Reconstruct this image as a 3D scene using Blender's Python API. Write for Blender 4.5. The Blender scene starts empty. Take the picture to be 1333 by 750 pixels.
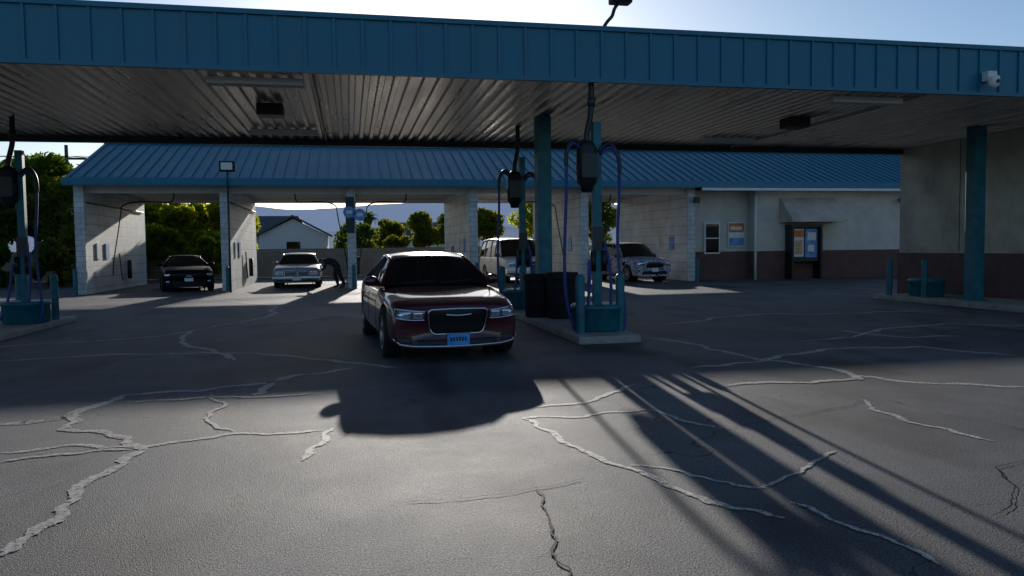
import bpy, bmesh, math, random
import numpy as np
from mathutils import Matrix, Vector
from mathutils.bvhtree import BVHTree
random.seed(7); rng=np.random.default_rng(7)
scene=bpy.context.scene; COL=scene.collection
SUN_EL=math.radians(12.8); SUN_AZ=math.radians(6.4)

# ------------------------------------------------------------ materials
def new_mat(name):
    m=bpy.data.materials.new(name); m.use_nodes=True
    nt=m.node_tree; return m,nt,nt.nodes['Principled BSDF']
def N(nt,t,**k):
    n=nt.nodes.new(t)
    for a,b in k.items(): setattr(n,a,b)
    return n
def mat(name,col,rough=.6,metal=0.,var=.0,vscale=3.,bump=0.,bscale=40.,coat=0.,spec=.5,rvar=0.,stretch=None,emit=0.):
    m,nt,b=new_mat(name)
    b.inputs['Roughness'].default_value=rough; b.inputs['Metallic'].default_value=metal
    b.inputs['Coat Weight'].default_value=coat; b.inputs['Coat Roughness'].default_value=.05
    b.inputs['Specular IOR Level'].default_value=spec
    b.inputs['Base Color'].default_value=(*col,1)
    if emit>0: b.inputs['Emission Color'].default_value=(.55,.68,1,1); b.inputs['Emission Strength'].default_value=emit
    tc=N(nt,'ShaderNodeTexCoord'); src=tc.outputs['Object']
    if stretch:
        mp=N(nt,'ShaderNodeMapping'); mp.inputs['Scale'].default_value=stretch
        nt.links.new(src,mp.inputs[0]); src=mp.outputs[0]
    if var>0 or rvar>0:
        n=N(nt,'ShaderNodeTexNoise'); n.inputs['Scale'].default_value=vscale; n.inputs['Detail'].default_value=7
        n.inputs['Roughness'].default_value=.65
        nt.links.new(src,n.inputs['Vector'])
        mr=N(nt,'ShaderNodeMapRange'); mr.inputs[1].default_value=.3; mr.inputs[2].default_value=.7
        mr.inputs[3].default_value=1-var; mr.inputs[4].default_value=1+var
        nt.links.new(n.outputs[0],mr.inputs[0])
        mx=N(nt,'ShaderNodeVectorMath',operation='SCALE'); mx.inputs[0].default_value=col
        nt.links.new(mr.outputs[0],mx.inputs['Scale']); nt.links.new(mx.outputs[0],b.inputs['Base Color'])
        if rvar>0:
            mr2=N(nt,'ShaderNodeMapRange'); mr2.inputs[1].default_value=.3; mr2.inputs[2].default_value=.7
            mr2.inputs[3].default_value=rough-rvar; mr2.inputs[4].default_value=rough+rvar
            nt.links.new(n.outputs[0],mr2.inputs[0]); nt.links.new(mr2.outputs[0],b.inputs['Roughness'])
    if bump>0:
        n=N(nt,'ShaderNodeTexNoise'); n.inputs['Scale'].default_value=bscale; n.inputs['Detail'].default_value=4
        nt.links.new(src,n.inputs['Vector'])
        bp=N(nt,'ShaderNodeBump'); bp.inputs['Strength'].default_value=bump; bp.inputs['Distance'].default_value=.01
        nt.links.new(n.outputs[0],bp.inputs['Height']); nt.links.new(bp.outputs[0],b.inputs['Normal'])
    return m

def asphalt_mat():
    m,nt,b=new_mat('asphalt'); tc=N(nt,'ShaderNodeTexCoord'); lk=nt.links.new
    big=N(nt,'ShaderNodeTexNoise'); big.inputs['Scale'].default_value=.45; big.inputs['Detail'].default_value=9; big.inputs['Roughness'].default_value=.68; lk(tc.outputs['Object'],big.inputs['Vector'])
    fine=N(nt,'ShaderNodeTexNoise'); fine.inputs['Scale'].default_value=85; fine.inputs['Detail'].default_value=7; fine.inputs['Roughness'].default_value=.85; lk(tc.outputs['Object'],fine.inputs['Vector'])
    cr=N(nt,'ShaderNodeValToRGB'); cr.color_ramp.elements[0].position=.34; cr.color_ramp.elements[0].color=(.036,.035,.038,1)
    cr.color_ramp.elements[1].position=.68; cr.color_ramp.elements[1].color=(.115,.111,.112,1); lk(big.outputs[0],cr.inputs[0])
    mr=N(nt,'ShaderNodeMapRange'); mr.inputs[1].default_value=.40; mr.inputs[2].default_value=.62; mr.inputs[3].default_value=.12; mr.inputs[4].default_value=2.7; lk(fine.outputs[0],mr.inputs[0])
    sc=N(nt,'ShaderNodeVectorMath',operation='SCALE'); lk(cr.outputs[0],sc.inputs[0]); lk(mr.outputs[0],sc.inputs['Scale'])
    st=N(nt,'ShaderNodeTexNoise'); st.inputs['Scale'].default_value=.9; st.inputs['Detail'].default_value=5
    mp=N(nt,'ShaderNodeMapping'); mp.inputs['Scale'].default_value=(1.3,.5,1); mp.inputs['Location'].default_value=(5,3,0); lk(tc.outputs['Object'],mp.inputs[0]); lk(mp.outputs[0],st.inputs['Vector'])
    mr3=N(nt,'ShaderNodeMapRange'); mr3.inputs[1].default_value=.5; mr3.inputs[2].default_value=.68; mr3.inputs[3].default_value=1; mr3.inputs[4].default_value=.4; lk(st.outputs[0],mr3.inputs[0])
    sc2=N(nt,'ShaderNodeVectorMath',operation='SCALE'); lk(sc.outputs[0],sc2.inputs[0]); lk(mr3.outputs[0],sc2.inputs['Scale'])
    wn=N(nt,'ShaderNodeTexNoise'); wn.inputs['Scale'].default_value=1.6; wn.inputs['Detail'].default_value=5; lk(tc.outputs['Object'],wn.inputs['Vector'])
    ad=N(nt,'ShaderNodeVectorMath',operation='MULTIPLY_ADD'); ad.inputs[1].default_value=(1.1,1.1,0); lk(wn.outputs['Color'],ad.inputs[0]); lk(tc.outputs['Object'],ad.inputs[2])
    vo=N(nt,'ShaderNodeTexVoronoi',feature='DISTANCE_TO_EDGE'); vo.inputs['Scale'].default_value=.42; lk(ad.outputs[0],vo.inputs['Vector'])
    ck=N(nt,'ShaderNodeMapRange'); ck.inputs[1].default_value=.001; ck.inputs[2].default_value=.0035; lk(vo.outputs['Distance'],ck.inputs[0])
    mx=N(nt,'ShaderNodeMix',data_type='RGBA'); mx.inputs[6].default_value=(.018,.017,.017,1); lk(ck.outputs[0],mx.inputs[0]); lk(sc2.outputs[0],mx.inputs[7])
    lk(mx.outputs[2],b.inputs['Base Color'])
    sp=N(nt,'ShaderNodeMapRange'); sp.inputs[1].default_value=.42; sp.inputs[2].default_value=.60; sp.inputs[3].default_value=.12; sp.inputs[4].default_value=.75; lk(fine.outputs[0],sp.inputs[0]); lk(sp.outputs[0],b.inputs['Specular IOR Level'])
    rr=N(nt,'ShaderNodeMapRange'); rr.inputs[1].default_value=.35; rr.inputs[2].default_value=.65; rr.inputs[3].default_value=.66; rr.inputs[4].default_value=.77; lk(big.outputs[0],rr.inputs[0]); lk(rr.outputs[0],b.inputs['Roughness'])
    v2=N(nt,'ShaderNodeTexVoronoi'); v2.inputs['Scale'].default_value=140; lk(tc.outputs['Object'],v2.inputs['Vector'])
    s=N(nt,'ShaderNodeMath',operation='MULTIPLY_ADD'); s.inputs[1].default_value=1.6; lk(fine.outputs[0],s.inputs[0]); lk(v2.outputs['Distance'],s.inputs[2])
    bp=N(nt,'ShaderNodeBump'); bp.inputs['Strength'].default_value=.85; bp.inputs['Distance'].default_value=.0045; lk(s.outputs[0],bp.inputs['Height']); lk(bp.outputs[0],b.inputs['Normal'])
    return m
def seal_mat(name,col,lo,hi,spec=.5):
    m,nt,b=new_mat(name); lk=nt.links.new; tc=N(nt,'ShaderNodeTexCoord')
    n=N(nt,'ShaderNodeTexNoise'); n.inputs['Scale'].default_value=22; n.inputs['Detail'].default_value=8; n.inputs['Roughness'].default_value=.8; lk(tc.outputs['Object'],n.inputs['Vector'])
    n2=N(nt,'ShaderNodeTexNoise'); n2.inputs['Scale'].default_value=90; n2.inputs['Detail'].default_value=3; lk(tc.outputs['Object'],n2.inputs['Vector'])
    mr=N(nt,'ShaderNodeMapRange'); mr.inputs[1].default_value=lo; mr.inputs[2].default_value=hi; lk(n.outputs[0],mr.inputs[0])
    sc=N(nt,'ShaderNodeVectorMath',operation='SCALE'); sc.inputs[0].default_value=col
    m2=N(nt,'ShaderNodeMapRange'); m2.inputs[1].default_value=.35; m2.inputs[2].default_value=.65; m2.inputs[3].default_value=.6; m2.inputs[4].default_value=1.35; lk(n2.outputs[0],m2.inputs[0]); lk(m2.outputs[0],sc.inputs['Scale'])
    lk(sc.outputs[0],b.inputs['Base Color']); lk(mr.outputs[0],b.inputs['Alpha']); b.inputs['Roughness'].default_value=.70; b.inputs['Specular IOR Level'].default_value=spec
    return m
def block_mat(name,c1,c2,mort,rot=(0,0,0),sx=.4,sz=.2,rough=.6,bump=.5):
    m,nt,b=new_mat(name); lk=nt.links.new; tc=N(nt,'ShaderNodeTexCoord')
    mp=N(nt,'ShaderNodeMapping'); mp.inputs['Rotation'].default_value=rot; lk(tc.outputs['Object'],mp.inputs[0])
    br=N(nt,'ShaderNodeTexBrick'); br.inputs['Scale'].default_value=1; br.inputs['Brick Width'].default_value=sx; br.inputs['Row Height'].default_value=sz
    br.inputs['Mortar Size'].default_value=.014; br.inputs['Color1'].default_value=(*c1,1); br.inputs['Color2'].default_value=(*c2,1); br.inputs['Mortar'].default_value=(*mort,1)
    lk(mp.outputs[0],br.inputs['Vector'])
    n=N(nt,'ShaderNodeTexNoise'); n.inputs['Scale'].default_value=1.1; n.inputs['Detail'].default_value=8; n.inputs['Roughness'].default_value=.7; lk(tc.outputs['Object'],n.inputs['Vector'])
    mr=N(nt,'ShaderNodeMapRange'); mr.inputs[1].default_value=.35; mr.inputs[2].default_value=.65; mr.inputs[3].default_value=.7; mr.inputs[4].default_value=1.08; lk(n.outputs[0],mr.inputs[0])
    sc=N(nt,'ShaderNodeVectorMath',operation='SCALE'); lk(br.outputs[0],sc.inputs[0]); lk(mr.outputs[0],sc.inputs['Scale'])
    lk(sc.outputs[0],b.inputs['Base Color']); b.inputs['Roughness'].default_value=rough
    bp=N(nt,'ShaderNodeBump'); bp.invert=True; bp.inputs['Strength'].default_value=bump; bp.inputs['Distance'].default_value=.01; lk(br.outputs['Fac'],bp.inputs['Height']); lk(bp.outputs[0],b.inputs['Normal'])
    return m
def leaf_mat(name,c,tr=.45):
    m=bpy.data.materials.new(name); m.use_nodes=True; nt=m.node_tree; nt.nodes.clear(); lk=nt.links.new
    o=N(nt,'ShaderNodeOutputMaterial'); d=N(nt,'ShaderNodeBsdfDiffuse'); t=N(nt,'ShaderNodeBsdfTranslucent'); mx=N(nt,'ShaderNodeMixShader'); mx.inputs[0].default_value=tr
    tc=N(nt,'ShaderNodeTexCoord'); n=N(nt,'ShaderNodeTexNoise'); n.inputs['Scale'].default_value=1.3; n.inputs['Detail'].default_value=6; lk(tc.outputs['Object'],n.inputs['Vector'])
    cr=N(nt,'ShaderNodeValToRGB'); cr.color_ramp.elements[0].position=.3; cr.color_ramp.elements[0].color=(c[0]*.55,c[1]*.55,c[2]*.6,1)
    cr.color_ramp.elements[1].position=.7; cr.color_ramp.elements[1].color=(c[0]*1.5,c[1]*1.4,c[2],1); lk(n.outputs[0],cr.inputs[0])
    sc=N(nt,'ShaderNodeVectorMath',operation='MULTIPLY'); sc.inputs[1].default_value=(3.6,3.2,.9); lk(cr.outputs[0],sc.inputs[0])
    lk(cr.outputs[0],d.inputs[0]); lk(sc.outputs[0],t.inputs[0]); lk(d.outputs[0],mx.inputs[1]); lk(t.outputs[0],mx.inputs[2]); lk(mx.outputs[0],o.inputs[0])
    return m
def camo_mat():
    m,nt,b=new_mat('suv_patterned_wrap'); lk=nt.links.new; tc=N(nt,'ShaderNodeTexCoord')
    n=N(nt,'ShaderNodeTexNoise'); n.inputs['Scale'].default_value=4.2; n.inputs['Detail'].default_value=2; n.inputs['Distortion'].default_value=1.5; lk(tc.outputs['Object'],n.inputs['Vector'])
    cr=N(nt,'ShaderNodeValToRGB'); cr.color_ramp.interpolation='CONSTANT'
    e=cr.color_ramp.elements; e[0].position=0; e[0].color=(.006,.006,.012,1); e[1].position=.40; e[1].color=(.80,.78,.92,1)
    for p,c in((.46,(.006,.006,.012,1)),(.52,(.75,.72,.88,1)),(.575,(.006,.006,.012,1)),(.64,(.8,.78,.9,1))): e.new(p).color=c
    lk(n.outputs[0],cr.inputs[0]); lk(cr.outputs[0],b.inputs['Base Color']); b.inputs['Roughness'].default_value=.8; b.inputs['Specular IOR Level'].default_value=.02
    return m

M_asph=asphalt_mat()
M_seal=seal_mat('crack_sealant',(.42,.385,.33),.36,.50,.6)
M_dark=seal_mat('open_crack',(.012,.011,.011),.3,.45,.05)
M_dirt=mat('dirt',(.22,.17,.12),.95,var=.3,vscale=.3)
M_conc=mat('concrete',(.30,.285,.26),.85,var=.3,vscale=4,bump=.3,bscale=60)
M_teal=mat('teal_metal',(.007,.155,.245),.42,var=.16,vscale=2.2,rvar=.08,stretch=(1,1,.3))
M_tealroof=mat('teal_roof_metal',(.018,.165,.235),.5,var=.16,vscale=.8,rvar=.06,spec=.35)
M_tealpost=mat('teal_post_paint',(.008,.13,.17),.5,var=.35,vscale=5,bump=.15,bscale=30)
M_ceil=mat('corrugated_ceiling_metal',(.70,.63,.54),.33,metal=.5,var=.30,vscale=.9,rvar=.12,stretch=(4,.35,1))
M_ceil2=mat('bay_ceiling',(.5,.48,.45),.7,var=.15)
M_darksteel=mat('dark_steel',(.03,.032,.035),.5,var=.2)
M_black=mat('black_plastic',(.011,.011,.012),.45,var=.1,vscale=8)
M_rubber=mat('rubber',(.015,.015,.015),.8,spec=.3)
M_hose=mat('blue_hose',(.010,.035,.20),.5)
M_white=mat('white_paint',(.74,.74,.72),.5,var=.08)
M_lamp=mat('lamp_lens',(.88,.86,.78),.9,var=.04,spec=.1)
M_stucco=mat('stucco',(.52,.46,.38),.9,var=.34,vscale=.9,bump=.6,bscale=35)
M_stucco2=mat('office_stucco',(.60,.57,.51),.9,var=.14,vscale=1.4,bump=.5,bscale=35)
M_wains=mat('brown_wainscot',(.13,.07,.062),.85,var=.22,vscale=2,bump=.4,bscale=35)
M_block=block_mat('painted_block_x',(.84,.83,.81),(.75,.74,.72),(.44,.43,.41),rot=(math.radians(90),0,math.radians(90)))
M_block2=block_mat('painted_block_y',(.72,.71,.70),(.64,.63,.62),(.45,.44,.43),rot=(math.radians(-90),0,0))
M_fence=block_mat('tan_block_fence',(.42,.33,.26),(.36,.28,.22),(.28,.23,.18),rot=(math.radians(-90),0,0))
M_chrome=mat('chrome',(.78,.78,.80),.12,metal=1)
M_glass=mat('car_glass',(.006,.007,.008),.04,spec=.6)
M_head=mat('headlamp',(.80,.84,.90),.14,metal=.75)
M_headin=mat('headlamp_housing',(.20,.21,.23),.1,metal=.5,coat=1)
M_rim=mat('alloy',(.35,.35,.36),.3,metal=.9)
M_plate=mat('blue_plate',(.05,.30,.75),.4,var=.4,vscale=14)
M_bark=mat('bark',(.09,.065,.045),.95,var=.3,vscale=6,bump=.8,bscale=14)

# ------------------------------------------------------------ mesh helpers
def obj_from(name,verts,faces,mats,parent=None,smooth=False,fm=None,loc=None):
    me=bpy.data.meshes.new(name); me.from_pydata([tuple(v) for v in verts],[],faces); me.validate()
    for mm in (mats if isinstance(mats,(list,tuple)) else [mats]): me.materials.append(mm)
    if fm is not None:
        for i,p in enumerate(me.polygons): p.material_index=fm[i]
    if smooth:
        for p in me.polygons: p.use_smooth=True
    o=bpy.data.objects.new(name,me); COL.objects.link(o)
    if parent: o.parent=parent
    if loc: o.location=loc
    return o
def empty(name,loc=(0,0,0),rz=0):
    e=bpy.data.objects.new(name,None); COL.objects.link(e); e.location=loc; e.rotation_euler=(0,0,rz); e.empty_display_size=.3; return e
def box(name,x0,x1,y0,y1,z0,z1,m,parent=None,bev=0.):
    bm=bmesh.new(); bmesh.ops.create_cube(bm,size=1)
    for v in bm.verts: v.co=Vector(((x0+x1)/2+v.co.x*(x1-x0),(y0+y1)/2+v.co.y*(y1-y0),(z0+z1)/2+v.co.z*(z1-z0)))
    if bev>0: bmesh.ops.bevel(bm,geom=bm.edges[:],offset=bev,segments=2,affect='EDGES',profile=.6)
    me=bpy.data.meshes.new(name); bm.to_mesh(me); bm.free(); me.materials.append(m)
    o=bpy.data.objects.new(name,me); COL.objects.link(o)
    if parent: o.parent=parent
    return o
def boxes(name,lst,m,parent=None):
    V=[];F=[]
    for (x0,x1,y0,y1,z0,z1) in lst:
        b=len(V); V+= [(x0,y0,z0),(x1,y0,z0),(x1,y1,z0),(x0,y1,z0),(x0,y0,z1),(x1,y0,z1),(x1,y1,z1),(x0,y1,z1)]
        F+=[(b,b+3,b+2,b+1),(b+4,b+5,b+6,b+7),(b,b+1,b+5,b+4),(b+1,b+2,b+6,b+5),(b+2,b+3,b+7,b+6),(b+3,b,b+4,b+7)]
    return obj_from(name,V,F,m,parent)
def frame_of(d):
    d=d.normalized(); a=Vector((0,0,1)) if abs(d.z)<.9 else Vector((1,0,0)); u=d.cross(a).normalized(); return u,d.cross(u).normalized()
def cyl(name,p0,p1,r,m,parent=None,r2=None,n=16):
    p0=Vector(p0);p1=Vector(p1); r2=r if r2 is None else r2; u,w=frame_of(p1-p0); V=[];F=[]
    for p,rr in((p0,r),(p1,r2)):
        for i in range(n):
            a=2*math.pi*i/n; V.append(p+(u*math.cos(a)+w*math.sin(a))*rr)
    for i in range(n): j=(i+1)%n; F.append((i,j,n+j,n+i))
    F.append(tuple(range(n))[::-1]); F.append(tuple(range(n,2*n)))
    o=obj_from(name,V,F,m,parent)
    for p in o.data.polygons: p.use_smooth=len(p.vertices)==4
    return o
def lathe(name,prof,m,parent=None,loc=(0,0,0),n=28,axis='Z'):
    V=[];F=[]
    for (r,z) in prof:
        for i in range(n):
            a=2*math.pi*i/n
            c=(r*math.cos(a),r*math.sin(a),z) if axis=='Z' else (z,r*math.cos(a),r*math.sin(a))
            V.append(c)
    for k in range(len(prof)-1):
        for i in range(n): j=(i+1)%n; F.append((k*n+i,k*n+j,(k+1)*n+j,(k+1)*n+i))
    return obj_from(name,V,F,m,parent,True,loc=loc)
def tube(name,pts,r,m,parent=None,smooth=True,res=6,cyc=False):
    cu=bpy.data.curves.new(name,'CURVE'); cu.dimensions='3D'; cu.bevel_depth=r; cu.bevel_resolution=3; cu.resolution_u=res
    if smooth:
        s=cu.splines.new('NURBS'); s.points.add(len(pts)-1)
        for q,p in zip(s.points,pts): q.co=(*p,1)
        s.order_u=min(4,len(pts)); s.use_endpoint_u=not cyc
    else:
        s=cu.splines.new('POLY'); s.points.add(len(pts)-1)
        for q,p in zip(s.points,pts): q.co=(*p,1)
    s.use_cyclic_u=cyc; cu.use_fill_caps=True; cu.materials.append(m)
    o=bpy.data.objects.new(name,cu); COL.objects.link(o)
    if parent: o.parent=parent
    return o

# ------------------------------------------------------------ ground
obj_from('ground',[(-6000,-3000,-.012),(6000,-3000,-.012),(6000,9000,-.012),(-6000,9000,-.012)],[(0,1,2,3)],M_dirt)
obj_from('asphalt_lot',[(-70,-30,0),(70,-30,0),(70,45.5,0),(-70,45.5,0)],[(0,1,2,3)],M_asph)
def ribbon(pts,w,seed,jit=.13):
    r=random.Random(seed); P=[Vector((x,y)) for x,y in pts]
    for it in range(6):
        Q=[P[0]]
        for a,b in zip(P,P[1:]):
            d=b-a; n=Vector((-d.y,d.x)); Q+=[(a+b)/2+n*r.uniform(-jit,jit)*(1 if it<3 else .6),b]
        P=Q
    L=[];R=[]
    ph=r.uniform(0,9)
    for i,p in enumerate(P):
        d=(P[min(i+1,len(P)-1)]-P[max(i-1,0)]).normalized(); n=Vector((-d.y,d.x))
        ww=w*(.6+.5*abs(math.sin(ph+i*.06))+r.uniform(-.2,.25))
        if i<8 or i>len(P)-9: ww*=.4
        L.append(p+n*ww/2);R.append(p-n*ww/2)
    return L,R
CR=[([(-3.14,7.71),(-2.78,7.77),(-2.63,8.0),(-2.43,8.94)],.13),([(-2.69,6.6),(-2.24,6.72),(-1.62,6.51),(-1.02,6.79),(-.26,6.73)],.06),
([(-1.79,4.32),(-1.7,4.81),(-1.68,5.91),(-1.6,6.43),(-1.86,6.88),(-2.15,7.18),(-2.5,7.33),(-2.63,8.0)],.085),([(-2.58,6.3),(-2.2,6.43),(-1.7,6.45)],.05),
([(-2.28,8.51),(-1.51,8.59),(-.32,8.48)],.06),([(-1.04,8.55),(-.97,8.99),(-.77,9.74)],.10),([(-.18,6.77),(-.27,6.21),(-.37,5.78)],.06),
([(1.5,6.72),(1.61,5.84),(1.88,5.0),(2.04,4.36),(2.37,3.86)],.055),([(1.75,7.17),(2.24,7.23),(3.13,8.08)],.06),
([(4.19,8.96),(5.43,9.27),(5.81,8.19),(5.64,7.68),(5.02,7.61),(3.94,7.67)],.10),([(5.8,7.9),(6.12,7.3),(6.96,6.82),(7.5,6.6)],.10),
([(4.94,6.67),(4.69,5.77),(4.86,4.99)],.055),([(1.91,5.07),(2.31,4.6),(2.56,4.38)],.035),([(2.52,4.39),(3.19,4.83),(3.52,5.05)],.03),([(2.55,4.09),(2.67,3.57),(2.74,3.11)],.035),
([(-3.03,16.0),(-2.25,12.84),(-1.64,11.4)],.10),([(-4.94,12.35),(-3.12,12.48),(-1.42,12.1),(-.27,10.97),(.63,10.0)],.10),
([(4.86,12.2),(5.18,10.55),(5.33,9.3),(6.32,9.77),(8.27,9.87),(8.81,8.63)],.11),([(8.5,12.2),(8.84,10.88),(9.79,10.8)],.11),
([(-1.5,8.73),(-1.35,7.71),(-.99,6.85)],.04),([(.04,10.2),(-.7,9.77),(-1.0,9.3),(-2.43,8.94)],.09),([(1.5,6.72),(2.06,6.63),(2.71,6.79),(3.1,5.9)],.05),
([(-8,9.5),(-5,10.2),(-4.94,12.35)],.10),([(6,14),(9,15.5),(13,15)],.12),([(-2,17),(1.5,19),(2.5,23),(9,25)],.12),([(-3,16),(-2,21),(-5,26)],.11),([(-6,14),(-3.5,15),(-3,16)],.11),([(7,11),(11,12.5),(13.5,11)],.11)]
V=[];F=[]
for k,(p,w) in enumerate(CR):
    L,R=ribbon(p,w,k+3); b=len(V)
    for a,c in zip(L,R): V+=[(a.x,a.y,.004+.0006*(k%5)),(c.x,c.y,.004+.0006*(k%5))]
    for i in range(len(L)-1): F.append((b+2*i,b+2*i+1,b+2*i+3,b+2*i+2))
obj_from('sealed_pavement_cracks',V,F,M_seal)
DK=[([(1.14,4.74),(1.06,4.07),(.963,3.67),(1.0,3.48),(.99,3.17)],.014),([(.29,4.65),(.66,4.63),(1.16,4.73),(1.5,4.84)],.009),
    ([(3.1,5.9),(4.2,6.3),(4.9,6.6)],.009),([(3.5,3.6),(4.3,4.4),(5.2,4.5)],.009)]
V=[];F=[]
for k,(p,w) in enumerate(DK):
    L,R=ribbon(p,w,k+40,.10); b=len(V)
    for a,c in zip(L,R): V+=[(a.x,a.y,.008),(c.x,c.y,.008)]
    for i in range(len(L)-1): F.append((b+2*i,b+2*i+1,b+2*i+3,b+2*i+2))
obj_from('open_pavement_cracks',V,F,M_dark)

# ------------------------------------------------------------ canopy
can=empty('vacuum_canopy')
CX0,CX1,CY0,CY1,CZ,CT=-15.0,26.0,12.3,20.2,4.28,5.14
per=.24; x=CX0+.05; V=[];F=[]; prof=[]
while x<CX1-.3:
    prof+=[(x,CZ+.07),(x+.11,CZ+.07),(x+.135,CZ+.015),(x+.215,CZ+.015)]; x+=per
for (px,pz) in prof: V+=[(px,CY0+.06,pz),(px,CY1-.06,pz)]
for i in range(len(prof)-1): F.append((2*i,2*i+1,2*i+3,2*i+2))
obj_from('ceiling_panels',V,F,M_ceil,can)
box('roof_deck',CX0+.05,CX1-.05,CY0+.06,CY1-.06,CT-.12,CT-.05,M_darksteel,can)
def fascia(nm,x0,x1,y,sgn):
    box(nm,x0,x1,y-.03,y+.03,CZ-.02,CT,M_teal,can)
    L=[];xx=x0+.2
    while xx<x1-.05:
        L.append((xx,xx+.045,y+sgn*.03,y+sgn*.062,CZ+.03,CT-.06)); xx+=.43
    boxes(nm+'_ribs',[(a,b,min(c,d),max(c,d),e,f) for a,b,c,d,e,f in L],M_teal,can)
    box(nm+'_cap',x0,x1,min(y,y+sgn*.08),max(y,y+sgn*.08)+.0,CT-.055,CT+.02,M_teal,can)
    box(nm+'_drip',x0,x1,min(y,y+sgn*.075),max(y,y+sgn*.075),CZ-.035,CZ+.028,M_teal,can)
fascia('front_fascia',CX0,CX1,CY0,-1); fascia('rear_fascia',CX0,CX1,CY1,1)
box('left_fascia',CX0-.03,CX0+.03,CY0+.04,CY1-.04,CZ-.02,CT,M_teal,can); box('right_fascia',CX1-.03,CX1+.03,CY0+.04,CY1-.04,CZ-.02,CT,M_teal,can)
box('rear_beam',CX0+.1,CX1-.1,CY1-.3,CY1-.12,CZ-.13,CZ+.01,M_darksteel,can)
for cx in(-6.75,4.05,14.8):
    box('column',cx-.15,cx+.15,15.75,16.05,.0,CZ+.06,M_tealpost,can,.012)
    box('column_base',cx-.22,cx+.22,15.68,16.12,.13,.17,M_tealpost,can)
for cx in(-1.4,9.6,-11.5):
    for cy in(13.0,18.4):
        box('tube_light_housing',cx-.74,cx+.74,cy-.13,cy+.13,CZ-.10,CZ+.01,M_lamp,can,.015)
    box('light_box',cx-.24,cx+.24,15.1,15.55,CZ-.2,CZ+.02,M_black,can,.02)
    tube('conduit',[(cx+.9,12.5,CZ-.005),(cx+.9,20,CZ-.005)],.018,M_ceil2,can,False)
fl=empty('roof_floodlight',(4.4,12.5,CT))
cyl('base',(-.15,0,-.1),(-.15,0,.08),.05,M_black,fl)
tube('arm',[(-.15,0,.05),(-.08,0,.2),(.05,0,.25),(.03,0,.4),(.12,0,.48)],.03,M_black,fl)
box('lamp_head',-.02,.34,-.12,.12,.48,.66,M_rubber,fl,.03)
sc=empty('security_camera',(11.55,12.16,4.5))
box('mount',-.1,.1,-.1,.06,-.02,.16,M_white,sc,.02)
lathe('dome',[(.001,.0),(.09,.0),(.1,-.03),(.1,-.1),(.085,-.16),(.05,-.2),(.001,-.215)],M_white,sc,(0,-.12,.05))
cyl('lens',(0,-.23,-.05),(0,-.19,-.05),.035,M_black,sc)

# ------------------------------------------------------------ right building under canopy
rb=empty('equipment_building')
box('upper_wall',16,25.6,13.2,20.0,1.25,CZ+.01,M_stucco,rb)
box('wainscot',15.97,25.63,13.17,20.03,0,1.25,M_wains,rb)
box('door',17.3,18.3,20.03,20.07,0.13,2.15,M_darksteel,rb)
boxes('wall_control_joints',[(15.992,16.0,y,y+.02,1.3,CZ) for y in(15.4,17.7)],M_darksteel,rb)
def island(x0,x1,y0,y1):
    o=box('concrete_island',x0,x1,y0,y1,0,.13,M_conc,None,.03)
for a in((3.5,4.55,11.55,18.6),(-7.15,-6.05,11.9,18.9)): island(*a)
box('sidewalk',14.15,15.93,12.2,18.8,0,.13,M_conc,None,.03)

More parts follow.
